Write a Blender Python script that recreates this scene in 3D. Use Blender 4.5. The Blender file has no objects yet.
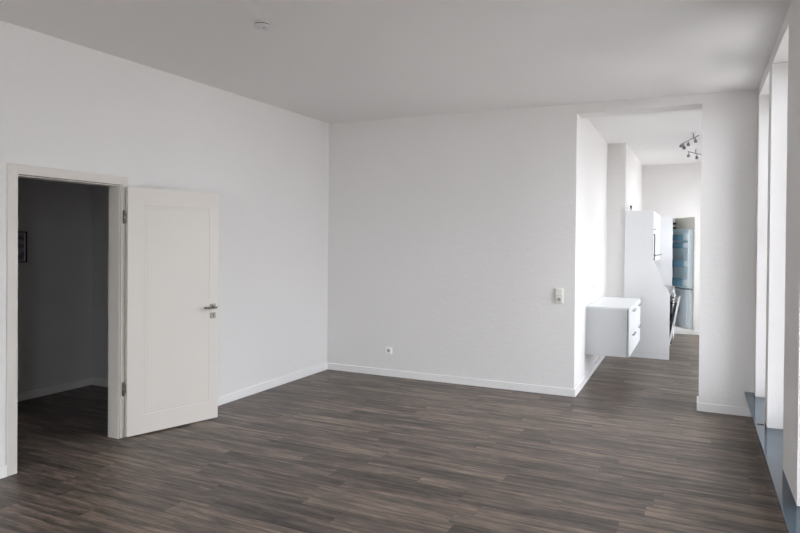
import bpy, bmesh, math, random
from mathutils import Vector, Matrix, Euler

random.seed(7)
S = bpy.context.scene
C = S.collection
PI = math.pi

# ------------------------------------------------------------------ camera
F_PX = 621.47
YAW, PITCH, ROLL = math.radians(25.607), math.radians(0.499), math.radians(0.477)
fwd = Vector((-math.sin(YAW) * math.cos(PITCH), math.cos(YAW) * math.cos(PITCH), -math.sin(PITCH)))
rgt = Vector((math.cos(YAW), math.sin(YAW), 0))
upv = rgt.cross(fwd)
r2 = rgt * math.cos(ROLL) + upv * math.sin(ROLL)
u2 = upv * math.cos(ROLL) - rgt * math.sin(ROLL)
cam_d = bpy.data.cameras.new('camera')
cam = bpy.data.objects.new('camera', cam_d)
C.objects.link(cam)
M = Matrix.Identity(4)
for i in range(3):
    M[i][0], M[i][1], M[i][2] = r2[i], u2[i], -fwd[i]
M[2][3] = 1.57
cam.matrix_world = M
cam_d.sensor_fit = 'HORIZONTAL'
cam_d.sensor_width = 36
cam_d.lens = F_PX * 36 / 800
cam_d.shift_y = -(266.5 - 248.15) / 800
cam_d.clip_start = 0.02
S.camera = cam

# ------------------------------------------------------------------ sky and exposure
S.view_settings.view_transform = 'Standard'
S.view_settings.look = 'None'
S.view_settings.gamma = 1
S.view_settings.use_curve_mapping = False
S.view_settings.exposure = 1.07
W = bpy.data.worlds.new('overcast_sky')
S.world = W
W.use_nodes = True
bg = W.node_tree.nodes['Background']
wt_, wl = W.node_tree.nodes, W.node_tree.links
w_tc = wt_.new('ShaderNodeTexCoord')
w_sep = wt_.new('ShaderNodeSeparateXYZ')
wl.new(w_tc.outputs['Generated'], w_sep.inputs[0])
w_mr = wt_.new('ShaderNodeMapRange')       # overcast sky: zenith brighter than the horizon
w_mr.inputs['From Min'].default_value = 0.0
w_mr.inputs['From Max'].default_value = 0.9
w_mr.inputs['To Min'].default_value = 3.4
w_mr.inputs['To Max'].default_value = 8.0
wl.new(w_sep.outputs['Z'], w_mr.inputs['Value'])
bg.inputs['Color'].default_value = (0.89, 0.92, 1.0, 1)
wl.new(w_mr.outputs['Result'], bg.inputs['Strength'])


def portal(name, loc, rot, sx, sy):
    """sampling portal in a window opening (gives no light of its own)"""
    d = bpy.data.lights.new(name, 'AREA')
    d.shape = 'RECTANGLE'
    d.size, d.size_y = sx, sy
    d.cycles.is_portal = True
    o = bpy.data.objects.new(name, d)
    C.objects.link(o)
    o.location, o.rotation_euler = loc, rot
    return o


# ------------------------------------------------------------------ materials
MATS = {}


def mat(name, col, rough=0.5, metal=0.0, bump=0.0, bscale=60.0, var=0.0, spec=None, vscale=3.0):
    if name in MATS:
        return MATS[name]
    m = bpy.data.materials.new(name)
    m.use_nodes = True
    nt = m.node_tree
    b = nt.nodes['Principled BSDF']
    b.inputs['Base Color'].default_value = (*col, 1)
    b.inputs['Roughness'].default_value = rough
    b.inputs['Metallic'].default_value = metal
    if spec is not None:
        b.inputs['Specular IOR Level'].default_value = spec
    tc = nt.nodes.new('ShaderNodeTexCoord')
    if var:
        n = nt.nodes.new('ShaderNodeTexNoise')
        n.inputs['Scale'].default_value = vscale
        n.inputs['Detail'].default_value = 4
        nt.links.new(tc.outputs['Object'], n.inputs['Vector'])
        r = nt.nodes.new('ShaderNodeMapRange')
        r.inputs['To Min'].default_value = 1 - var
        r.inputs['To Max'].default_value = 1 + var
        nt.links.new(n.outputs['Fac'], r.inputs['Value'])
        mx = nt.nodes.new('ShaderNodeMix')
        mx.data_type = 'RGBA'
        mx.blend_type = 'MULTIPLY'
        mx.inputs[0].default_value = 1
        mx.inputs[6].default_value = (*col, 1)
        nt.links.new(r.outputs['Result'], mx.inputs[7])
        nt.links.new(mx.outputs[2], b.inputs['Base Color'])
    if bump:
        n2 = nt.nodes.new('ShaderNodeTexNoise')
        n2.inputs['Scale'].default_value = bscale
        n2.inputs['Detail'].default_value = 5
        nt.links.new(tc.outputs['Object'], n2.inputs['Vector'])
        bp = nt.nodes.new('ShaderNodeBump')
        bp.inputs['Strength'].default_value = bump
        bp.inputs['Distance'].default_value = 0.01
        nt.links.new(n2.outputs['Fac'], bp.inputs['Height'])
        nt.links.new(bp.outputs['Normal'], b.inputs['Normal'])
    MATS[name] = m
    return m


def floor_material():
    m = bpy.data.materials.new('grey_brown_vinyl_planks')
    m.use_nodes = True
    nt = m.node_tree
    N, L = nt.nodes, nt.links
    b = N['Principled BSDF']
    tc = N.new('ShaderNodeTexCoord')
    sx = N.new('ShaderNodeSeparateXYZ')
    L.new(tc.outputs['Object'], sx.inputs[0])

    def mth(op, a, c=None, d=None):
        n = N.new('ShaderNodeMath')
        n.operation = op
        for i, v in enumerate((a, c, d)):
            if v is None:
                continue
            if isinstance(v, (int, float)):
                n.inputs[i].default_value = v
            else:
                L.new(v, n.inputs[i])
        return n.outputs[0]
    PW, PL = 0.150, 0.92
    yr = mth('DIVIDE', mth('ADD', sx.outputs['Y'], 0.046), PW)
    row = mth('FLOOR', yr)
    fy = mth('FRACT', yr)
    wn = N.new('ShaderNodeTexWhiteNoise')
    wn.noise_dimensions = '1D'
    L.new(row, wn.inputs['W'])
    xr = mth('DIVIDE', mth('ADD', sx.outputs['X'], mth('MULTIPLY', wn.outputs['Value'], PL)), PL)
    colm = mth('FLOOR', xr)
    fx = mth('FRACT', xr)
    cmb = N.new('ShaderNodeCombineXYZ')
    L.new(colm, cmb.inputs[0])
    L.new(row, cmb.inputs[1])
    wn2 = N.new('ShaderNodeTexWhiteNoise')
    wn2.noise_dimensions = '3D'
    L.new(cmb.outputs[0], wn2.inputs['Vector'])
    # long streaks of the printed grain, shifted for every plank
    def streak(sx_, sy_, detail, dist, off):
        c = N.new('ShaderNodeCombineXYZ')
        L.new(mth('MULTIPLY', sx.outputs['X'], sx_), c.inputs[0])
        L.new(mth('MULTIPLY', sx.outputs['Y'], sy_), c.inputs[1])
        L.new(mth('MULTIPLY', wn2.outputs['Value'], off), c.inputs[2])
        n = N.new('ShaderNodeTexNoise')
        n.inputs['Scale'].default_value = 1
        n.inputs['Detail'].default_value = detail
        n.inputs['Roughness'].default_value = 0.6
        n.inputs['Distortion'].default_value = dist
        L.new(c.outputs[0], n.inputs['Vector'])
        return n.outputs['Fac']
    s1 = streak(1.5, 24, 6, 0.5, 37)      # broad bands
    s2 = streak(7, 120, 4, 0.2, 91)       # fine fibres
    s3 = streak(2.2, 5, 3, 0.5, 53)       # cloudy wear
    v = mth('ADD', mth('MULTIPLY', s1, 1.05), mth('MULTIPLY', s2, 0.34))
    v = mth('ADD', v, mth('MULTIPLY', s3, 0.35))
    v = mth('ADD', v, mth('MULTIPLY', wn2.outputs['Value'], 0.13))
    s4 = streak(9, 38, 4, 0.8, 71)       # short dashes
    v = mth('ADD', v, mth('MULTIPLY', s4, 0.35))
    v = mth('MULTIPLY', v, 1 / 2.22)
    cr = N.new('ShaderNodeValToRGB')
    e = cr.color_ramp.elements
    e[0].position, e[0].color = 0.395, (0.038, 0.030, 0.027, 1)
    e[1].position, e[1].color = 0.610, (0.300, 0.230, 0.176, 1)
    k = e.new(0.50)
    k.color = (0.126, 0.099, 0.081, 1)
    L.new(v, cr.inputs['Fac'])
    # joints between planks: fine dark lines
    ey = mth('MINIMUM', fy, mth('SUBTRACT', 1, fy))
    ex = mth('MINIMUM', fx, mth('SUBTRACT', 1, fx))
    gy = mth('LESS_THAN', ey, 0.0012 / PW)
    gx = mth('LESS_THAN', ex, 0.0010 / PL)
    g = mth('MAXIMUM', gy, gx)
    mx = N.new('ShaderNodeMix')
    mx.data_type = 'RGBA'
    L.new(mth('MULTIPLY', g, 0.55), mx.inputs[0])
    L.new(cr.outputs[0], mx.inputs[6])
    mx.inputs[7].default_value = (0.02, 0.017, 0.015, 1)
    L.new(mx.outputs[2], b.inputs['Base Color'])
    rr = N.new('ShaderNodeMapRange')
    rr.inputs['To Min'].default_value = 0.34
    rr.inputs['To Max'].default_value = 0.50
    L.new(s2, rr.inputs['Value'])
    L.new(rr.outputs[0], b.inputs['Roughness'])
    b.inputs['Specular IOR Level'].default_value = 0.34
    bp = N.new('ShaderNodeBump')
    bp.inputs['Strength'].default_value = 0.12
    bp.inputs['Distance'].default_value = 0.004
    L.new(mth('SUBTRACT', s2, mth('MULTIPLY', g, 1.0)), bp.inputs['Height'])
    L.new(bp.outputs['Normal'], b.inputs['Normal'])
    return m


def glass_material():
    m = bpy.data.materials.new('window_glass')
    m.use_nodes = True
    nt = m.node_tree
    N, L = nt.nodes, nt.links
    N.remove(N['Principled BSDF'])
    t = N.new('ShaderNodeBsdfTransparent')
    t.inputs[0].default_value = (0.955, 0.96, 0.955, 1)
    g = N.new('ShaderNodeBsdfGlossy')
    g.inputs['Roughness'].default_value = 0.02
    f = N.new('ShaderNodeFresnel')
    f.inputs[0].default_value = 1.3
    mx = N.new('ShaderNodeMixShader')
    L.new(f.outputs[0], mx.inputs[0])
    L.new(t.outputs[0], mx.inputs[1])
    L.new(g.outputs[0], mx.inputs[2])
    L.new(mx.outputs[0], N['Material Output'].inputs[0])
    return m


M_FLOOR = floor_material()
M_GLASS = glass_material()
M_WALL = mat('white_wall_paint', (0.80, 0.783, 0.765), 0.9, bump=0.26, bscale=24, var=0.012, vscale=1.3, spec=0.15)
M_CEIL = mat('white_ceiling_paint', (0.85, 0.835, 0.82), 0.95, bump=0.05, bscale=70, spec=0.1)
M_HALL = mat('darkened_hall_wall_paint', (0.68, 0.67, 0.665), 0.9, bump=0.3, bscale=24, spec=0.15)  # white wall paint darkened in its colour to deepen the hall's shade
M_TRIM_HALL = mat('darkened_hall_trim', (0.85, 0.84, 0.83), 0.45, var=0.01)  # white trim, its colour lowered a little for the shaded hall
M_TRIM = mat('white_lacquered_trim', (0.88, 0.875, 0.86), 0.4, var=0.01)
M_DOOR = mat('cream_white_door_lacquer', (0.69, 0.65, 0.592), 0.42, var=0.01)
M_SEAL = mat('grey_door_seal', (0.16, 0.15, 0.13), 0.7, var=0.05)
M_STEEL = mat('brushed_steel', (0.24, 0.225, 0.20), 0.38, metal=1.0, bump=0.05, bscale=200)
M_CHROME = mat('chrome', (0.55, 0.55, 0.56), 0.2, metal=1.0, var=0.03)
M_DARKMETAL = mat('dark_nickel', (0.17, 0.17, 0.175), 0.35, metal=0.6, var=0.05)
M_LAMP = mat('grey_lamp_metal', (0.27, 0.27, 0.275), 0.3, metal=0.75, var=0.04)
M_SLATE = mat('polished_dark_slate', (0.034, 0.058, 0.080), 0.09, var=0.25, vscale=25, spec=0.5)
M_JOINT = mat('black_joint', (0.012, 0.012, 0.012), 0.6, var=0.1)
M_PLASTIC = mat('white_plastic', (0.90, 0.89, 0.87), 0.35, var=0.01)
M_SHADOWGAP = mat('dark_plastic', (0.03, 0.03, 0.03), 0.5, var=0.1)
M_LAM = mat('white_kitchen_laminate', (0.80, 0.81, 0.815), 0.3, var=0.006)
M_LAMGREY = mat('pale_grey_carcass', (0.62, 0.63, 0.64), 0.4, var=0.01)
M_WORKTOP = mat('grey_worktop', (0.28, 0.27, 0.265), 0.4, var=0.2, vscale=60)
M_BLACKGLASS = mat('black_appliance', (0.015, 0.015, 0.017), 0.15, var=0.1)
M_BINS = mat('blue_tinted_plastic', (0.28, 0.58, 0.76), 0.25, var=0.08, vscale=8)
M_LINER = mat('pale_blue_fridge_liner', (0.74, 0.87, 0.93), 0.35, var=0.03)
M_FREEZER = mat('pale_blue_grey_liner', (0.80, 0.87, 0.90), 0.35, var=0.03)
M_DOORBACK = mat('beige_grey_panel', (0.66, 0.64, 0.57), 0.5, var=0.03)
M_PICBLACK = mat('black_picture_frame', (0.012, 0.012, 0.013), 0.35, var=0.1)
M_PICMAT = mat('grey_picture_mount', (0.85, 0.82, 0.84), 0.7, var=0.03)
M_GROUND = mat('outdoor_paving', (0.33, 0.31, 0.29), 0.9, bump=0.2, bscale=8, var=0.1)


def picture_material():
    m = bpy.data.materials.new('dark_striped_print')
    m.use_nodes = True
    nt = m.node_tree
    b = nt.nodes['Principled BSDF']
    tc = nt.nodes.new('ShaderNodeTexCoord')
    w = nt.nodes.new('ShaderNodeTexWave')
    w.bands_direction = 'Z'
    w.inputs['Scale'].default_value = 4
    w.inputs['Distortion'].default_value = 6
    nt.links.new(tc.outputs['Object'], w.inputs['Vector'])
    cr = nt.nodes.new('ShaderNodeValToRGB')
    cr.color_ramp.elements[0].color = (0.22, 0.23, 0.28, 1)
    cr.color_ramp.elements[1].color = (0.42, 0.43, 0.48, 1)
    nt.links.new(w.outputs['Fac'], cr.inputs['Fac'])
    nt.links.new(cr.outputs[0], b.inputs['Base Color'])
    b.inputs['Roughness'].default_value = 0.3
    return m


M_PRINT = picture_material()

# ------------------------------------------------------------------ mesh helpers


def bx(bm, x0, x1, y0, y1, z0, z1, mi=0, bev=0.0):
    """axis-aligned box added to bm; bev rounds its edges"""
    t = bmesh.new()
    bmesh.ops.create_cube(t, size=1)
    for v in t.verts:
        v.co = Vector(((x0 + x1) / 2 + v.co.x * (x1 - x0), (y0 + y1) / 2 + v.co.y * (y1 - y0), (z0 + z1) / 2 + v.co.z * (z1 - z0)))
    if bev:
        bmesh.ops.bevel(t, geom=t.edges[:], offset=bev, segments=2, affect='EDGES', profile=0.5)
    merge(bm, t, mi)
    return bm


def merge(bm, t, mi=0):
    vs = [bm.verts.new(v.co) for v in t.verts]
    t.verts.index_update()
    for f in t.faces:
        try:
            nf = bm.faces.new([vs[v.index] for v in f.verts])
            nf.material_index = mi
            nf.smooth = f.smooth
        except ValueError:
            pass
    t.free()


def tube(bm, a, b, r, seg=16, r_end=None, mi=0):
    a, b = Vector(a), Vector(b)
    d = (b - a)
    t = bmesh.new()
    bmesh.ops.create_cone(t, cap_ends=True, segments=seg, radius1=r, radius2=r if r_end is None else r_end, depth=d.length)
    q = Vector((0, 0, 1)).rotation_difference(d.normalized()).to_matrix().to_4x4()
    bmesh.ops.transform(t, matrix=Matrix.Translation((a + b) / 2) @ q, verts=t.verts)
    for f in t.faces:
        f.smooth = len(f.verts) == 4
    merge(bm, t, mi)
    return bm


def lathe(bm, prof, origin=(0, 0, 0), axis=(0, 0, 1), seg=32, mi=0):
    """prof: (radius, height) pairs"""
    q = Vector((0, 0, 1)).rotation_difference(Vector(axis).normalized())
    o = Vector(origin)
    rings = []
    for r, h in prof:
        if r < 1e-6:
            rings.append([bm.verts.new(o + q @ Vector((0, 0, h)))])
        else:
            rings.append([bm.verts.new(o + q @ Vector((r * math.cos(2 * PI * i / seg), r * math.sin(2 * PI * i / seg), h))) for i in range(seg)])
    for A, B in zip(rings, rings[1:]):
        for i in range(seg):
            j = (i + 1) % seg
            if len(A) == 1 and len(B) == 1:
                continue
            if len(A) == 1:
                f = bm.faces.new((A[0], B[i], B[j]))
            elif len(B) == 1:
                f = bm.faces.new((A[i], A[j], B[0]))
            else:
                f = bm.faces.new((A[i], A[j], B[j], B[i]))
            f.smooth = True
            f.material_index = mi
    return bm


def prism_y(bm, pts, y0, y1):
    """polygon in x,z extruded along y"""
    a = [bm.verts.new((x, y0, z)) for x, z in pts]
    b = [bm.verts.new((x, y1, z)) for x, z in pts]
    bm.faces.new(a)
    bm.faces.new(b[::-1])
    for i in range(len(pts)):
        j = (i + 1) % len(pts)
        bm.faces.new((a[i], b[i], b[j], a[j]))
    return bm


def quad_z(bm, pts, z0, z1):
    """polygon in x,y extruded along z"""
    a = [bm.verts.new((x, y, z0)) for x, y in pts]
    b = [bm.verts.new((x, y, z1)) for x, y in pts]
    bm.faces.new(a[::-1])
    bm.faces.new(b)
    for i in range(len(pts)):
        j = (i + 1) % len(pts)
        bm.faces.new((a[i], a[j], b[j], b[i]))
    return bm


def xp(y):
    """face of the kitchen side wall, slightly out of square"""
    return XP - 0.0166 * max(0.0, y - YB - 0.27)


def B():
    return bmesh.new()


def obj(name, bm, m, parent=None, label=None, smooth_angle=None):
    bmesh.ops.recalc_face_normals(bm, faces=bm.faces[:])
    me = bpy.data.meshes.new(name)
    bm.to_mesh(me)
    bm.free()
    for k in (m if isinstance(m, (list, tuple)) else [m]):
        me.materials.append(k)
    o = bpy.data.objects.new(name, me)
    C.objects.link(o)
    if parent:
        o.parent = parent
    if label:
        o['label'] = label
    return o


def tag(o, label, cat=None, group=None, kind=None):
    o['label'] = label
    if cat:
        o['category'] = cat
    if group:
        o['group'] = group
    if kind:
        o['kind'] = kind
    return o


def thing(name, label, cat, loc=(0, 0, 0), rz=0.0, group=None, kind=None):
    o = bpy.data.objects.new(name, None)
    o.empty_display_size = 0.1
    C.objects.link(o)
    o.location = loc
    o.rotation_euler = (0, 0, rz)
    return tag(o, label, cat, group, kind)


def struct(name, bm, m, label, cat):
    return tag(obj(name, bm, m), label, cat, kind='structure')


def copy_tree(o, parent=None):
    c = o.copy()
    C.objects.link(c)
    if parent:
        c.parent = parent
    for ch in list(o.children):
        copy_tree(ch, c)
    return c


# ------------------------------------------------------------------ measures (metres)
XL, YB, ZC = -4.118, 6.535, 3.00       # left wall, back wall, ceiling
XR = 0.477                             # window wall
XRO = XR + 0.42                        # its outer face
YF = -3.2                              # wall behind the camera
XP, XS = -1.133, 0.022                 # left and right edge of the opening
ZO = 2.910                             # its head
YK, YKB = 9.25, 12.05                  # step in the kitchen wall, kitchen back wall
XK = -0.925
XLO = -4.235                           # hall side of the left wall
XH, YH, YHF = -5.93, 4.642, 0.9        # hall walls
ZSILL = 0.225
ZHEAD = 2.905

# ------------------------------------------------------------------ floor, ceiling, walls
bm = B()
bx(bm, XH - 0.1, XR + 0.1, YF - 0.1, YKB + 0.1, -0.12, 0)
struct('floor', bm, M_FLOOR, 'dark grey brown wood look plank floor running through to the kitchen', 'floor')
bm = B()
gx = [XH - 0.1, XL, XR, XRO]
gy = [YF - 0.3, 2.5, YB, YB + 0.26, YKB + 0.1]
low, top = {}, {}
for i, x in enumerate(gx):
    for j, y in enumerate(gy):
        rise = 0.034 * min(1, (XR - x) / (XR - XL)) if (j == 2 and x < XR) else 0.0   # the old ceiling rises a little to the far corner
        low[i, j] = bm.verts.new((x, y, ZC + rise))
        top[i, j] = bm.verts.new((x, y, ZC + 0.25))
for i in range(3):
    for j in range(4):
        bm.faces.new((low[i, j], low[i, j + 1], low[i + 1, j + 1], low[i + 1, j]))
        bm.faces.new((top[i, j], top[i + 1, j], top[i + 1, j + 1], top[i, j + 1]))
for i in range(3):
    for j in (0, 4):
        bm.faces.new((low[i, j], low[i + 1, j], top[i + 1, j], top[i, j]))
for j in range(4):
    for i in (0, 3):
        bm.faces.new((low[i, j], low[i, j + 1], top[i, j + 1], top[i, j]))
struct('ceiling', bm, M_CEIL, 'plain white ceiling over the room and kitchen', 'ceiling')

D0, D1, DZ = 2.648, 3.460, 1.997       # door opening between linings, its head
LIN = 0.022
bm = B()
bx(bm, XLO, XL, YF, D0 - LIN, 0, ZC + 0.05)
bx(bm, XLO, XL, D1 + LIN, YB + 0.2, 0, ZC + 0.05)
bx(bm, XLO, XL, D0 - LIN, D1 + LIN, DZ + LIN, ZC + 0.05)
struct('wall_left', bm, M_WALL, 'white rough plastered wall with the hall doorway', 'wall')

bm = B()
bx(bm, XL, XP, YB, YB + 0.27, 0, ZC + 0.05)
bx(bm, XP, XS, YB, YB + 0.27, ZO, ZC + 0.05)
bx(bm, XS, XR, YB, YB + 0.27, 0, ZC + 0.05)
struct('wall_back', bm, M_WALL, 'white rough plastered wall with the tall opening to the kitchen', 'wall')

# window wall: low parapet, piers and head
OPEN = [(-2.55, -1.68), (-1.45, -0.57), (2.90, 3.785), (4.382, 5.315), (5.495, 6.360)]
KOPEN = [(7.20, 7.98), (8.40, 9.06), (9.70, 10.55), (10.88, 11.88)]
FOPEN = [(-3.70, -2.85), (-2.60, -1.75), (-1.50, -0.65), (-0.45, 0.35)]     # unseen windows behind the camera, added for light on the back wall
bm = B()
bx(bm, XR, XRO, YF, YKB, 0, ZSILL - 0.035)
ys = [YF] + [v for o_ in OPEN + KOPEN for v in o_] + [YKB]
for a, b in zip(ys[0::2], ys[1::2]):
    bx(bm, XR, XRO, a, b, ZSILL, ZHEAD)
bx(bm, XR, XRO, YF, YKB, ZHEAD, ZC)
struct('wall_right', bm, M_WALL, 'white wall of piers between the tall window recesses', 'wall')

bm = B()
xs = [XLO] + [v for o_ in FOPEN for v in o_] + [XRO]
bx(bm, XLO, XRO, YF - 0.3, YF, 0, ZSILL)
bx(bm, XLO, XRO, YF - 0.3, YF, ZHEAD, ZC)
for a, b in zip(xs[0::2], xs[1::2]):
    bx(bm, a, b, YF - 0.3, YF, ZSILL, ZHEAD)
struct('wall_front', bm, M_WALL, 'unseen white wall closing the room, its tall windows added for light', 'wall')

bm = B()
quad_z(bm, [(XP - 0.25, YB + 0.27), (xp(YB + 0.27), YB + 0.27), (xp(YK), YK), (XP - 0.25, YK)], 0, ZC)
struct('wall_kitchen_left', bm, M_WALL, 'bright white wall carrying the wall-hung drawer cabinet', 'wall')
bm = B()
bx(bm, XP - 0.25, XK, YK, YKB, 0, ZC)
struct('wall_kitchen_step', bm, M_WALL, 'white wall stepping forward behind the tall end panel', 'wall')
bm = B()
bx(bm, XP - 0.25, XRO, YKB, YKB + 0.2, 0, ZC)
struct('wall_kitchen_back', bm, M_WALL, 'bright white end wall of the kitchen', 'wall')

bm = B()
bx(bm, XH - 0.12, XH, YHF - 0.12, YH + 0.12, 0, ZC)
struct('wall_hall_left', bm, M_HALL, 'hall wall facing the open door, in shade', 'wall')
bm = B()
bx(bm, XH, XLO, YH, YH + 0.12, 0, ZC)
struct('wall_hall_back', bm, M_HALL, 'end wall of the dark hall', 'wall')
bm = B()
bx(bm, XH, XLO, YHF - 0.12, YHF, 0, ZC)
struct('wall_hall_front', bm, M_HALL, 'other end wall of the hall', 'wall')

# ------------------------------------------------------------------ baseboards
BH, BT = 0.080, 0.015


def base(name, segs, label, m=M_TRIM):
    bm = B()
    for s in segs:
        bx(bm, *s, 0, BH, bev=0.0025)
    return struct(name, bm, m, label, 'baseboard')


base('baseboard_left', [(XL, XL + BT, D1 + 0.078, YB)], 'white baseboard along the wall beyond the open door')
base('baseboard_left_front', [(XL, XL + BT, YF, D0 - 0.071)], 'white baseboard ending at the door frame')
base('baseboard_back', [(XL + BT, -1.823, YB - BT, YB)], 'long white baseboard under the wall socket')
base('baseboard_back_short', [(-1.820, XP + BT, YB - BT, YB)], 'short white baseboard piece beside the kitchen opening')
bm = B()
quad_z(bm, [(XP, YB), (XP + BT, YB), (XP + BT, YB + 0.27), (xp(YK) + BT, YK - 0.001), (xp(YK), YK - 0.001), (XP, YB + 0.27)], 0, BH)
struct('baseboard_kitchen_left', bm, M_TRIM, 'white baseboard running under the wall-hung cabinet', 'baseboard')
base('baseboard_right', [(XS - BT, XR, YB - BT, YB), (XS - BT, XS, YB, YB + 0.27)], 'short white baseboard wrapped around the wall end beside the window sill')
base('baseboard_window', [(XR - BT, XR, YF, YB - BT)], 'white baseboard under the dark sill')
base('baseboard_kitchen_back', [(XK, XR, YKB - BT, YKB)], 'white baseboard of the kitchen end wall')
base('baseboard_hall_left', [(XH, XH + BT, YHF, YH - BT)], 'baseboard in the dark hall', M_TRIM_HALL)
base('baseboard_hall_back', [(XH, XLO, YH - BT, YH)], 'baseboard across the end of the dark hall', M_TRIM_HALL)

# ------------------------------------------------------------------ windows (mostly hidden in their recesses)
for i, (a, b) in enumerate(OPEN + KOPEN + FOPEN):
    side = (a, b) not in FOPEN
    w = thing('window_%d' % (i + 1), 'tall narrow white framed window', 'window', (XR + 0.30, (a + b) / 2, ZSILL) if side else ((a + b) / 2, YF - 0.2, ZSILL), 0 if side else PI / 2, kind='structure')
    hw, hh = (b - a) / 2, ZHEAD - ZSILL
    bm = B()
    for s in (-1, 1):
        y0, y1 = sorted((s * hw, s * (hw - 0.07)))
        bx(bm, -0.035, 0.035, y0, y1, 0, hh, bev=0.004)
    bx(bm, -0.035, 0.035, -hw + 0.07, hw - 0.07, 0, 0.08, bev=0.004)
    bx(bm, -0.035, 0.035, -hw + 0.07, hw - 0.07, hh - 0.07, hh, bev=0.004)
    obj('window_frame', bm, M_TRIM, w)
    bm = B()
    bx(bm, -0.004, 0.004, -hw + 0.07, hw - 0.07, 0.08, hh - 0.07)
    obj('window_pane', bm, M_GLASS, w)
    if side:
        portal('window_daylight', (XRO + 0.01, (a + b) / 2, (ZSILL + ZHEAD) / 2), (0, PI / 2, 0), ZHEAD - ZSILL, b - a)
    else:
        portal('window_daylight', ((a + b) / 2, YF - 0.31, (ZSILL + ZHEAD) / 2), (-PI / 2, 0, 0), b - a, ZHEAD - ZSILL)

bm = B()
bx(bm, -60, 60, -60, 60, -0.5, -0.15)
struct('ground', bm, M_GROUND, 'paving outside the windows', 'ground')

# ------------------------------------------------------------------ slate sill
sill = thing('window_sill', 'long polished dark slate window sill below the white piers', 'window sill', (XR, 0, 0))
bm = B()
bx(bm, -0.075, 0.42, YF + 0.01, YB - 0.002, ZSILL - 0.034, ZSILL - 0.001, bev=0.003)
obj('slab', bm, M_SLATE, sill)
bm = B()
bx(bm, -0.058, -0.014, 5.370, 5.398, ZSILL - 0.0012, ZSILL + 0.0015, bev=0.001)
obj('joint', bm, M_JOINT, sill, 'black joint mark at the sill edge')

# ------------------------------------------------------------------ door frame and door
AP = 0.013                              # how far the architrave stands proud
fr = thing('trim_1', 'cream white door frame around the dark hall doorway', 'door frame', (XL, (D0 + D1) / 2, 0), kind='structure')
cy = (D0 + D1) / 2
bm = B()
bx(bm, XLO + 0.003 - XL, 0.0, D0 - LIN - cy, D0 - cy, 0, DZ + LIN)
bx(bm, XLO + 0.003 - XL, 0.0, D1 - cy, D1 + LIN - cy, 0, DZ + LIN)
bx(bm, XLO + 0.003 - XL, 0.0, D0 - cy, D1 - cy, DZ, DZ + LIN)
obj('lining', bm, M_DOOR, fr)
bm = B()
bx(bm, 0.0, AP, D0 - 0.071 - cy, D0 - 0.0005 - cy, 0, DZ + 0.078, bev=0.003)
bx(bm, 0.0, AP, D1 + 0.014 - cy, D1 + 0.078 - cy, 0, DZ + 0.078, bev=0.003)
bx(bm, 0.0, AP, D0 - 0.0005 - cy, D1 + 0.014 - cy, DZ + 0.012, DZ + 0.078, bev=0.003)
bx(bm, 0.0, AP - 0.004, D1 + 0.003 - cy, D1 + 0.008 - cy, 0, DZ + 0.004)
bx(bm, 0.0, AP - 0.004, D0 - cy, D1 - cy, DZ, DZ + 0.006, bev=0.001)
obj('architrave', bm, M_DOOR, fr)
bm = B()
bx(bm, 0.0, AP - 0.007, D1 + 0.008 - cy, D1 + 0.014 - cy, 0, DZ + 0.006)
bx(bm, 0.0, AP - 0.007, D0 - cy, D1 + 0.007 - cy, DZ + 0.006, DZ + 0.012)
obj('door_seal', bm, M_SEAL, fr, 'grey rubber seal strip')
bm = B()
bx(bm, -0.012, 0.0015, D0 - cy, D0 + 0.003 - cy, 0.93, 1.075, bev=0.001)
obj('strike_plate', bm, M_STEEL, fr, 'steel strike plate')

# door leaf: local x along the leaf from the hinge, local y = away from wall (visible face at y=0)
HX, HY = -4.061, 3.497
EX, EY = -3.820, 4.262
ANG = math.atan2(EY - HY, EX - HX)
LW = math.hypot(EX - HX, EY - HY)
dr = thing('door_1', 'cream white panelled door standing open against the wall', 'door', (HX, HY, 0), ANG, kind='structure')
ZB, ZT, TH = 0.012, 1.995, 0.04
bm = B()
bx(bm, 0, LW, 0.0, TH, ZB, ZT)           # +y local is towards the wall; face y=0 is seen
front = [f for f in bm.faces if f.normal.y < -0.9 or all(abs(v.co.y) < 1e-6 for v in f.verts)]
f = front[0]
bm.normal_update()


def inset_rect(bm, face, x0, x1, z0, z1):
    r = bmesh.ops.inset_region(bm, faces=[face], thickness=0.001, depth=0)
    xs = [v.co.x for v in face.verts]
    mx_, mz_ = (min(xs) + max(xs)) / 2, sum(v.co.z for v in face.verts) / len(face.verts)
    for v in face.verts:
        v.co.x = x0 if v.co.x < mx_ else x1
        v.co.z = z0 if v.co.z < mz_ else z1


P0, P1, Q0, Q1 = 0.125, LW - 0.088, 0.165, ZT - 0.140
inset_rect(bm, f, P0, P1, Q0, Q1)
for off, dep in ((0.005, 0.0022), (0.012, 0.0022), (0.018, 0.0010), (0.030, 0.0010), (0.034, 0.0018), (0.038, 0.0003)):
    inset_rect(bm, f, P0 + off, P1 - off, Q0 + off, Q1 - off)
    for v in f.verts:
        v.co.y = dep
obj('door_leaf', bm, M_DOOR, dr)


def lx(px_y):
    return (px_y - HY) / math.sin(ANG)


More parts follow.
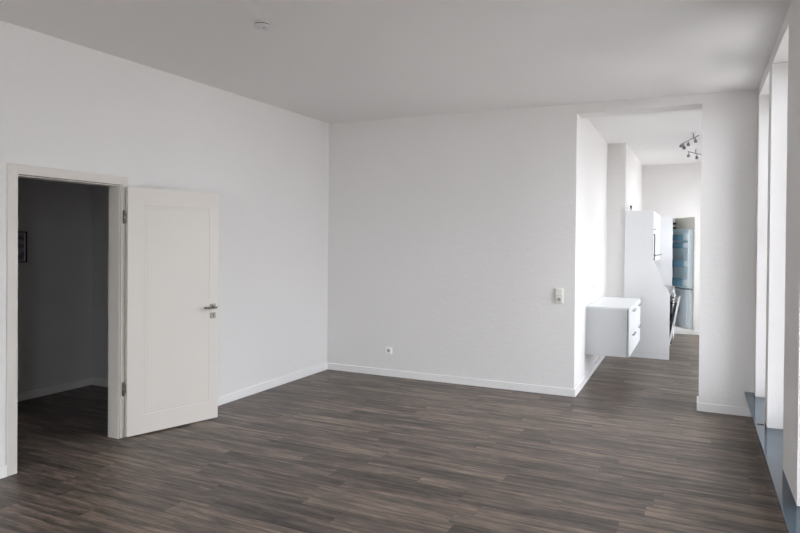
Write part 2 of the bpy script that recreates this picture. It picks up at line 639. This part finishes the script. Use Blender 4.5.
hl = LW - 0.056
bm = B()
bx(bm, hl - 0.026, hl + 0.026, -0.008, 0.0, 0.990, 1.022, bev=0.003)
hd = obj('door_handle', bm, M_STEEL, dr, 'brushed steel lever handle')
bm = B()
tube(bm, (hl, -0.006, 0.998), (hl, -0.052, 0.990), 0.009)
prof = [(hl + 0.010, -0.052, 0.992), (hl - 0.03, -0.055, 0.990), (hl - 0.085, -0.055, 0.992), (hl - 0.105, -0.050, 0.994)]
for a, b in zip(prof, prof[1:]):
    tube(bm, a, b, 0.0095)
obj('lever', bm, M_STEEL, hd)
bm = B()
bx(bm, hl - 0.026, hl + 0.026, -0.007, 0.0, 0.894, 0.944, bev=0.003)
kp = obj('key_plate', bm, M_STEEL, dr, 'square steel key plate')
bm = B()
tube(bm, (hl + 0.003, -0.0085, 0.924), (hl + 0.003, -0.003, 0.924), 0.007)
bx(bm, hl - 0.0005, hl + 0.0065, -0.0085, -0.003, 0.904, 0.922)
obj('keyhole', bm, M_SHADOWGAP, kp)
bm = B()
bx(bm, LW, LW + 0.010, 0.010, 0.024, 0.985, 1.005, bev=0.003)
obj('latch', bm, M_STEEL, dr, 'steel latch bolt')
for zc in (1.755, 0.390):
    bm = B()
    tube(bm, (-0.018, 0.030, zc - 0.052), (-0.018, 0.030, zc + 0.052), 0.008)
    bx(bm, -0.018, 0.001, 0.026, 0.034, zc - 0.03, zc + 0.03)
    h = obj('hinge', bm, M_STEEL, dr, 'steel hinge')
    bm = B()
    for dz in (-0.018, 0.018):
        tube(bm, (-0.018, 0.030, zc + dz - 0.002), (-0.018, 0.030, zc + dz + 0.002), 0.0092)
    obj('hinge_ring', bm, M_SHADOWGAP, h)

# ------------------------------------------------------------------ smoke detector
sd = thing('smoke_detector', 'small round white smoke detector on the ceiling', 'smoke detector', (-2.585, 3.283, ZC))
bm = B()
lathe(bm, [(0, 0), (0.054, 0), (0.055, -0.003), (0.055, -0.010), (0.052, -0.012)])
M_DET = mat('greyish_white_plastic', (0.66, 0.645, 0.63), 0.4, var=0.01)  # one even greyish white tone
obj('mounting_plate', bm, M_DET, sd)
bm = B()
lathe(bm, [(0.048, -0.011), (0.048, -0.020)])
lathe(bm, [(0, -0.016), (0.048, -0.016)])
obj('vent_slot', bm, M_SHADOWGAP, sd, 'dark ring of vent slots')
bm = B()
lathe(bm, [(0.054, -0.018), (0.055, -0.022), (0.052, -0.030), (0.042, -0.036), (0.018, -0.039), (0, -0.039)])
obj('cover', bm, M_DET, sd)
bm = B()
lathe(bm, [(0.007, -0.034), (0.007, -0.0385), (0, -0.040)], origin=(0.022, -0.012, 0))
obj('indicator', bm, M_SHADOWGAP, sd, 'dark indicator dot')

# ------------------------------------------------------------------ switches and sockets


def insert_socket(parent, y, zc, half=0.032):
    """schuko style round well, built facing -y at y"""
    bm = B()
    lathe(bm, [(0.0205, -0.001), (0.0225, 0.0015), (0.0205, 0.0012), (0.0195, -0.001)], origin=(0, y, zc), axis=(0, -1, 0))
    w = obj('socket_ring', bm, M_PLASTIC, parent)
    bm = B()
    lathe(bm, [(0, 0.0008), (0.0195, 0.0008)], origin=(0, y, zc), axis=(0, -1, 0))
    obj('socket_well', bm, mat('shaded_socket_grey', (0.42, 0.41, 0.38), 0.5, var=0.05), w, 'grey socket well')
    bm = B()
    for dx in (-0.0095, 0.0095):
        tube(bm, (dx, y - 0.0005, zc), (dx, y - 0.0016, zc), 0.0045)
    bx(bm, -0.003, 0.003, y - 0.0016, y - 0.0005, zc + 0.013, zc + 0.0185)
    bx(bm, -0.003, 0.003, y - 0.0016, y - 0.0005, zc - 0.0185, zc - 0.013)
    obj('pin_hole', bm, M_SHADOWGAP, w)


sw = thing('light_switch', 'cream light switch above a socket on the wall beside the kitchen opening', 'light switch', (-1.293, YB, 1.033))
bm = B()
bx(bm, -0.041, 0.041, -0.014, 0.0, -0.078, 0.078, bev=0.003)
M_CREAM = mat('cream_switch_plastic', (0.76, 0.745, 0.68), 0.35, var=0.01)
obj('frame', bm, M_CREAM, sw)
bm = B()
bx(bm, -0.0325, 0.0325, -0.020, -0.0135, 0.003, 0.070, bev=0.003)
obj('rocker', bm, M_CREAM, sw)
bm = B()
bx(bm, -0.0325, 0.0325, -0.0165, -0.0135, -0.070, -0.005, bev=0.002)
obj('socket_plate', bm, M_CREAM, sw)
insert_socket(sw, -0.0165, -0.0375)

so = thing('wall_socket', 'single white wall socket low on the back wall above the baseboard', 'wall socket', (-3.263, YB, 0.302))
bm = B()
bx(bm, -0.040, 0.040, -0.014, 0.0, -0.040, 0.040, bev=0.003)
obj('frame', bm, M_PLASTIC, so)
bm = B()
bx(bm, -0.030, 0.030, -0.019, -0.0135, -0.030, 0.030, bev=0.002)
obj('socket_plate', bm, M_PLASTIC, so)
insert_socket(so, -0.019, 0.0)

ks = thing('wall_socket', 'white wall socket on the kitchen wall above the wall-hung drawer cabinet', 'wall socket', (xp(7.95) + 0.0005, 7.95, 1.062), PI / 2)
bm = B()
bx(bm, -0.040, 0.040, -0.011, 0.0, -0.045, 0.045, bev=0.003)
obj('frame', bm, M_PLASTIC, ks)
bm = B()
bx(bm, -0.030, 0.030, -0.0145, -0.0105, -0.030, 0.030, bev=0.002)
obj('socket_plate', bm, M_PLASTIC, ks)
insert_socket(ks, -0.0145, 0.0)

# ------------------------------------------------------------------ framed picture in the hall
pc = thing('framed_picture', 'small black framed picture on the dark hall wall beside the doorway', 'picture', (XH, 3.790, 1.498))
bm = B()
W2, H2, FW = 0.112, 0.150, 0.010
bx(bm, 0.0, 0.022, -W2, -W2 + FW, -H2, H2, bev=0.002)
bx(bm, 0.0, 0.022, W2 - FW, W2, -H2, H2, bev=0.002)
bx(bm, 0.0, 0.022, -W2 + FW, W2 - FW, -H2, -H2 + FW, bev=0.002)
bx(bm, 0.0, 0.022, -W2 + FW, W2 - FW, H2 - FW, H2, bev=0.002)
obj('frame', bm, M_PICBLACK, pc)
bm = B()
bx(bm, 0.0, 0.010, -W2 + FW, W2 - FW, -H2 + FW, H2 - FW)
obj('mount', bm, M_PICMAT, pc)
bm = B()
bx(bm, 0.010, 0.0115, -W2 + 0.030, W2 - 0.026, -H2 + 0.016, H2 - 0.016)
obj('print', bm, M_PRINT, pc, 'dark print with pale bands')

# ------------------------------------------------------------------ wall-hung drawer cabinet
dc = thing('drawer_cabinet', 'white wall-hung drawer cabinet at the kitchen entrance', 'cabinet', (XP - 0.0075, 7.31, 0.315))
DL, DD, DH = 1.44, 0.441, 0.548
bm = B()
bx(bm, 0, DD, 0, DL, 0, DH - 0.020, bev=0.001)
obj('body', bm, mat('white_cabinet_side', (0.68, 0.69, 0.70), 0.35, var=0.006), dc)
bm = B()
bx(bm, 0, DD + 0.022, -0.001, DL + 0.001, DH - 0.018, DH, bev=0.002)
obj('top_panel', bm, M_LAM, dc)
for cidx, (y0, y1) in enumerate(((0.001, DL / 2 - 0.0015), (DL / 2 + 0.0015, DL - 0.001))):
    for z0, z1, hz in ((0.002, 0.262, 0.214), (0.266, DH - 0.021, 0.489)):
        bm = B()
        bx(bm, DD + 0.007, DD + 0.024, y0, y1, z0, z1, bev=0.0015)
        d_ = obj('drawer', bm, M_LAM, dc)
        bm = B()
        ym = (0.443, 1.195)[cidx]
        bx(bm, DD + 0.036, DD + 0.050, ym - 0.13, ym + 0.13, hz - 0.012, hz + 0.012, bev=0.004)
        for s in (-0.11, 0.11):
            tube(bm, (DD + 0.023, ym + s, hz), (DD + 0.038, ym + s, hz), 0.005)
        obj('handle', bm, M_CHROME, d_)

# ------------------------------------------------------------------ kitchen run
XU = -0.562                              # front of the wall cabinets
ep = thing('end_panel', 'tall white end panel of the kitchen run with a sloping cut edge', 'cabinet panel', (XK, YK - 0.022, 0))
bm = B()
poly = [(0.0, 0.0), (0.588, 0.0), (0.588, 0.895), (0.377, 1.318), (0.372, 1.335), (0.372, 2.045), (0.0, 2.045)]
prism_y(bm, poly, 0, 0.019)
bmesh.ops.bevel(bm, geom=bm.edges[:], offset=0.0012, segments=1, affect='EDGES')
obj('panel', bm, M_LAM, ep)
bm = B()
bx(bm, 0.05, 0.57, -0.0015, 0.0005, 0.072, 0.076)
obj('edge_line', bm, M_LAMGREY, ep)

for i in range(3):
    y0 = YK + 0.002 + i * 0.595
    wc = thing('wall_cabinet', ('white wall cabinet with upright bar handle beside the sloping end panel', 'middle one of the white wall cabinets over the worktop', 'white wall cabinet next to the tall fridge cupboard')[i], 'cabinet', (XK, y0, 1.335), group='white wall cabinets in a row')
    bm = B()
    bx(bm, 0, 0.342, 0, 0.593, 0, 0.710, bev=0.001)
    obj('body', bm, M_LAM, wc)
    bm = B()
    bx(bm, 0.344, 0.363, 0.001, 0.592, 0.001, 0.709, bev=0.0015)
    d_ = obj('door', bm, M_LAM, wc)
    bm = B()
    bx(bm, 0.388, 0.402, 0.04, 0.56, 0.076, 0.092, bev=0.003)
    for y in (0.07, 0.53):
        bx(bm, 0.362, 0.392, y - 0.006, y + 0.006, 0.078, 0.090)
    if i == 0:
        bx(bm, 0.378, 0.394, 0.010, 0.026, 0.020, 0.385, bev=0.003)
        for z in (0.028, 0.377):
            bx(bm, 0.362, 0.392, 0.010, 0.026, z - 0.008, z + 0.008)
    obj('handle', bm, M_DARKMETAL, d_)
    if i == 0:
        bm = B()
        bx(bm, 0.362, 0.395, 0.045, 0.075, 0.445, 0.455, bev=0.003)
        obj('knob', bm, M_DARKMETAL, d_)

wt = obj('worktop', bx(B(), XK + 0.001, -0.333, YK + 0.002, 11.036, 0.866, 0.905, bev=0.003), M_WORKTOP)
tag(wt, 'grey kitchen worktop behind the end panel', 'worktop')

# dishwasher with its door ajar
XB = -0.352
dw = thing('dishwasher', 'dishwasher with tilted open door behind the end panel', 'dishwasher', (-0.402, YK + 0.004, 0))
bm = B()
for (x0, x1, y0, y1, z0, z1) in ((-0.50, 0, 0, 0.02, 0.10, 0.862), (-0.50, 0, 0.576, 0.596, 0.10, 0.862), (-0.50, 0, 0.02, 0.576, 0.84, 0.862), (-0.50, 0, 0.02, 0.576, 0.10, 0.13), (-0.50, -0.48, 0.02, 0.576, 0.13, 0.84), (-0.48, 0.02, 0.02, 0.576, 0.0, 0.10)):
    bx(bm, x0, x1, y0, y1, z0, z1)
obj('tub', bm, mat('steel_tub', (0.5, 0.5, 0.51), 0.3, metal=1.0, var=0.03), dw)
TILT = 0.183


def tilted(bm):
    bmesh.ops.transform(bm, matrix=Matrix.Translation((0.004, 0, 0.16)) @ Matrix.Rotation(TILT, 4, 'Y') @ Matrix.Translation((0, 0, -0.16)), verts=bm.verts)
    return bm


bm = B()
bx(bm, 0.037, 0.055, 0.002, 0.594, 0.21, 0.860, bev=0.002)
dd = obj('door', tilted(bm), M_LAM, dw)
bm = B()
bx(bm, 0.002, 0.036, 0.004, 0.592, 0.18, 0.80, bev=0.002)
obj('inner_door', tilted(bm), M_BLACKGLASS, dd, 'black inner door')
bm = B()
bx(bm, -0.004, 0.036, 0.004, 0.592, 0.802, 0.845, bev=0.004)
obj('control_strip', tilted(bm), M_STEEL, dd, 'steel control strip')

# oven with knobs
ov = thing('oven', 'built-in oven with round knobs under the grey worktop', 'oven', (XB, YK + 0.604, 0))
bm = B()
bx(bm, -0.54, -0.001, 0.002, 0.594, 0.10, 0.862)
bx(bm, -0.50, -0.04, 0.002, 0.594, 0.0, 0.10)
obj('body', bm, M_LAMGREY, ov)
bm = B()
bx(bm, 0.0, 0.020, 0.002, 0.594, 0.755, 0.862, bev=0.003)
cp = obj('control_panel', bm, M_STEEL, ov, 'steel control panel')
for k in range(4):
    bm = B()
    lathe(bm, [(0.024, 0), (0.022, 0.028), (0.018, 0.032), (0, 0.032)], origin=(0.020, 0.09 + 0.14 * k, 0.81), axis=(1, 0, 0), seg=20)
    obj('knob', bm, M_CHROME, cp)
bm = B()
bx(bm, 0.0, 0.020, 0.002, 0.594, 0.125, 0.750, bev=0.003)
od = obj('oven_door', bm, M_BLACKGLASS, ov, 'black glass oven door')
bm = B()
tube(bm, (0.055, 0.05, 0.715), (0.055, 0.546, 0.715), 0.008)
for y in (0.08, 0.516):
    tube(bm, (0.02, y, 0.715), (0.055, y, 0.715), 0.006)
obj('handle', bm, M_CHROME, od)

bc = thing('base_cabinet', 'white base cabinet between the oven and the tall fridge cupboard', 'cabinet', (XB, YK + 1.204, 0))
bm = B()
bx(bm, -0.54, -0.001, 0.002, 0.576, 0.10, 0.862)
bx(bm, -0.50, -0.04, 0.002, 0.576, 0.0, 0.10)
obj('body', bm, M_LAM, bc)
bm = B()
bx(bm, 0.0, 0.019, 0.004, 0.574, 0.11, 0.855, bev=0.0015)
d_ = obj('door', bm, M_LAM, bc)
bm = B()
bx(bm, 0.036, 0.044, 0.18, 0.40, 0.79, 0.80, bev=0.002)
for y in (0.20, 0.38):
    tube(bm, (0.019, y, 0.795), (0.038, y, 0.795), 0.004)
obj('handle', bm, M_DARKMETAL, d_)

# tall cupboard with built-in refrigerator, door swung open
rc = thing('refrigerator_cabinet', 'tall white cupboard with a built-in fridge and its door swung open', 'refrigerator', (XK, 11.042, 0))
bm = B()
CW = 0.60
DX = 0.553
bx(bm, 0, DX, 0, 0.019, 0, 2.030)
obj('side_panel', bm, M_LAM, rc)
bm = B()
bx(bm, 0, DX, CW - 0.019, CW, 0, 2.030)
obj('side_panel', bm, M_LAM, rc)
bm = B()
bx(bm, 0, DX, 0.019, CW - 0.019, 2.011, 2.030)
obj('top_panel', bm, M_LAM, rc)
bm = B()
bx(bm, 0, DX - 0.05, 0.019, CW - 0.019, 0, 0.15)
obj('plinth', bm, M_LAM, rc)
bm = B()
for (x0, x1, y0, y1, z0, z1) in ((0.02, 0.05, 0.03, 0.57, 0.16, 1.86), (0.05, 0.52, 0.03, 0.07, 0.16, 1.86), (0.05, 0.52, 0.53, 0.57, 0.16, 1.86), (0.05, 0.52, 0.07, 0.53, 0.16, 0.22), (0.05, 0.52, 0.07, 0.53, 0.80, 0.88), (0.05, 0.52, 0.07, 0.53, 1.80, 1.86)):
    bx(bm, x0, x1, y0, y1, z0, z1)
fb = obj('fridge_body', bm, mat('white_fridge_body', (0.8, 0.82, 0.83), 0.3, var=0.01), rc)
for z in (1.10, 1.33, 1.56):
    bm = B()
    bx(bm, 0.06, 0.48, 0.072, 0.528, z, z + 0.012)
    obj('shelf', bm, M_LINER, fb)
# door built in its own frame: u along the door from the hinge, v out of its inner face
TH_D = math.radians(32)
hin = Matrix.Translation((DX + 0.008, CW - 0.012, 0)) @ Matrix.Rotation(-PI / 2 + TH_D, 4, 'Z')
# local x -> along door (0,-1 rotated by +32 deg towards +x); local -y -> inner face (towards the camera)


def dpart(name, bm, m, parent, label=None):
    bmesh.ops.transform(bm, matrix=hin, verts=bm.verts)
    return obj(name, bm, m, parent, label)


bm = B()
bx(bm, 0.0, 0.593, 0.0, 0.019, 0.185, 2.028, bev=0.0015)
fd = dpart('door', bm, M_DOORBACK, rc, 'open cupboard door seen from its beige grey inner side')
bm = B()
bx(bm, 0.022, 0.555, -0.046, -0.001, 0.862, 1.842, bev=0.006)
dpart('door_liner', bm, M_LINER, fd, 'pale blue fridge door liner')
bm = B()
for z0, z1 in ((0.880, 1.825),):
    bx(bm, 0.505, 0.540, -0.074, -0.044, z0, z1, bev=0.008)
    bx(bm, 0.040, 0.060, -0.074, -0.044, z0, z1, bev=0.008)
dpart('liner_rim', bm, mat('white_liner_rim', (0.84, 0.88, 0.89), 0.3, var=0.02), fd, 'pale raised rim of the liner')
bm = B()
bx(bm, 0.022, 0.555, -0.046, -0.001, 0.205, 0.835, bev=0.006)
dpart('freezer_liner', bm, M_FREEZER, fd, 'pale grey blue freezer door liner')
bm = B()
bx(bm, 0.10, 0.48, -0.060, -0.045, 0.26, 0.79, bev=0.008)
dpart('freezer_panel', bm, M_FREEZER, fd)
bm = B()
bx(bm, 0.01, 0.570, -0.040, -0.001, 0.838, 0.860, bev=0.003)
dpart('divider', bm, mat('grey_rubber_gasket', (0.32, 0.34, 0.35), 0.6, var=0.03), fd, 'grey bar between fridge and freezer')
for zb, hb in ((1.645, 0.095), (1.520, 0.090), (1.210, 0.105), (0.890, 0.125)):
    bm = B()
    # open tray: bottom, front and ends
    bx(bm, 0.06, 0.50, -0.092, -0.046, zb, zb + 0.008)
    bx(bm, 0.06, 0.42, -0.092, -0.085, zb + 0.008, zb + hb, bev=0.003)
    bx(bm, 0.06, 0.068, -0.085, -0.046, zb + 0.008, zb + hb)
    bt = dpart('door_bin', bm, M_BINS, fd, 'blue tinted door bin')
    bm = B()
    bx(bm, 0.42, 0.50, -0.094, -0.085, zb + 0.008, zb + hb * 0.92, bev=0.003)
    bx(bm, 0.49, 0.50, -0.085, -0.046, zb + 0.008, zb + hb * 0.92)
    dpart('bin_end', bm, mat('white_bin_end', (0.72, 0.80, 0.84), 0.3, var=0.02), bt, 'whitish bin end')
for zz in (1.935, 1.862):
    bm = B()
    bx(bm, 0.0, 0.05, -0.030, -0.001, zz - 0.017, zz + 0.017, bev=0.003)
    dpart('hinge', bm, M_SHADOWGAP, fd, 'dark metal hinge')

# ------------------------------------------------------------------ cable stub on the kitchen wall
cb = obj('cable_stub', B(), M_SHADOWGAP)
bm = B()
tube(bm, (XK, 9.90, 2.150), (XK + 0.02, 9.90, 2.145), 0.007)
lathe(bm, [(0, 2.158), (0.010, 2.155), (0.013, 2.135), (0.009, 2.110), (0.004, 2.095), (0.0035, 2.050), (0, 2.050)], origin=(XK + 0.016, 9.90, 0), seg=14)
bm.to_mesh(cb.data)
bm.free()
tag(cb, 'short black cable stub on the kitchen wall above the end panel', 'cable')

# ------------------------------------------------------------------ kitchen ceiling spot lamps


def spot_lamp(p0, p1, stem, spots, label):
    """bar from p0 to p1 on a stem under a round ceiling plate; spots: (fraction along bar, drop, tilt xy)"""
    o3 = Vector((stem[0], stem[1], ZC))
    t = thing('ceiling_spot_lamp', label, 'ceiling lamp', o3, group='spot lamps on the kitchen ceiling')
    p0, p1 = Vector(p0) - o3, Vector(p1) - o3
    bm = B()
    lathe(bm, [(0, 0), (0.035, 0), (0.035, -0.010), (0.028, -0.014), (0, -0.014)])
    obj('ceiling_plate', bm, mat('satin_lamp_plate', (0.85, 0.85, 0.85), 0.4, metal=0.0, var=0.02), t)
    zb = p0.z
    bm = B()
    tube(bm, (0, 0, -0.015), (0, 0, zb - 0.012), 0.008)
    obj('stem', bm, M_LAMP, t)
    bm = B()
    tube(bm, p0, p1, 0.0065)
    obj('bar', bm, M_LAMP, t)
    for fr_, drop, tx, ty, rad in spots:
        a = p0.lerp(p1, fr_)
        dirv = Vector((tx, ty, -1)).normalized()
        bm = B()
        tube(bm, a, a + dirv * drop * 0.5, 0.006)
        j = obj('arm', bm, M_LAMP, t)
        bm = B()
        lathe(bm, [(0, 0), (0.010, 0.002), (rad * 0.8, 0.012), (rad, 0.028), (rad * 0.9, 0.046), (rad * 0.7, 0.046), (0, 0.036)], origin=a + dirv * drop * 0.45, axis=dirv, seg=20)
        obj('lamp_shade', bm, M_LAMP, j)
    return t


spot_lamp((-0.215, 9.20, 2.932), (-0.004, 8.55, 2.932), (-0.066, 8.74),
          [(0.03, 0.010, -0.2, 0.1, 0.027), (0.13, 0.09, 0.1, -0.2, 0.023), (0.40, 0.055, 0.05, -0.1, 0.021), (0.80, 0.055, 0.1, 0.1, 0.021)],
          'grey metal spot lamp nearer the kitchen opening, higher of the two')
spot_lamp((-0.145, 9.98, 2.932), (0.13, 10.62, 2.932), (-0.045, 10.21),
          [(0.04, 0.07, -0.1, 0.0, 0.022), (0.42, 0.08, 0.0, 0.0, 0.022), (0.75, 0.06, 0.1, 0.1, 0.022)],
          'grey metal spot lamp deeper in the kitchen, lower of the two')
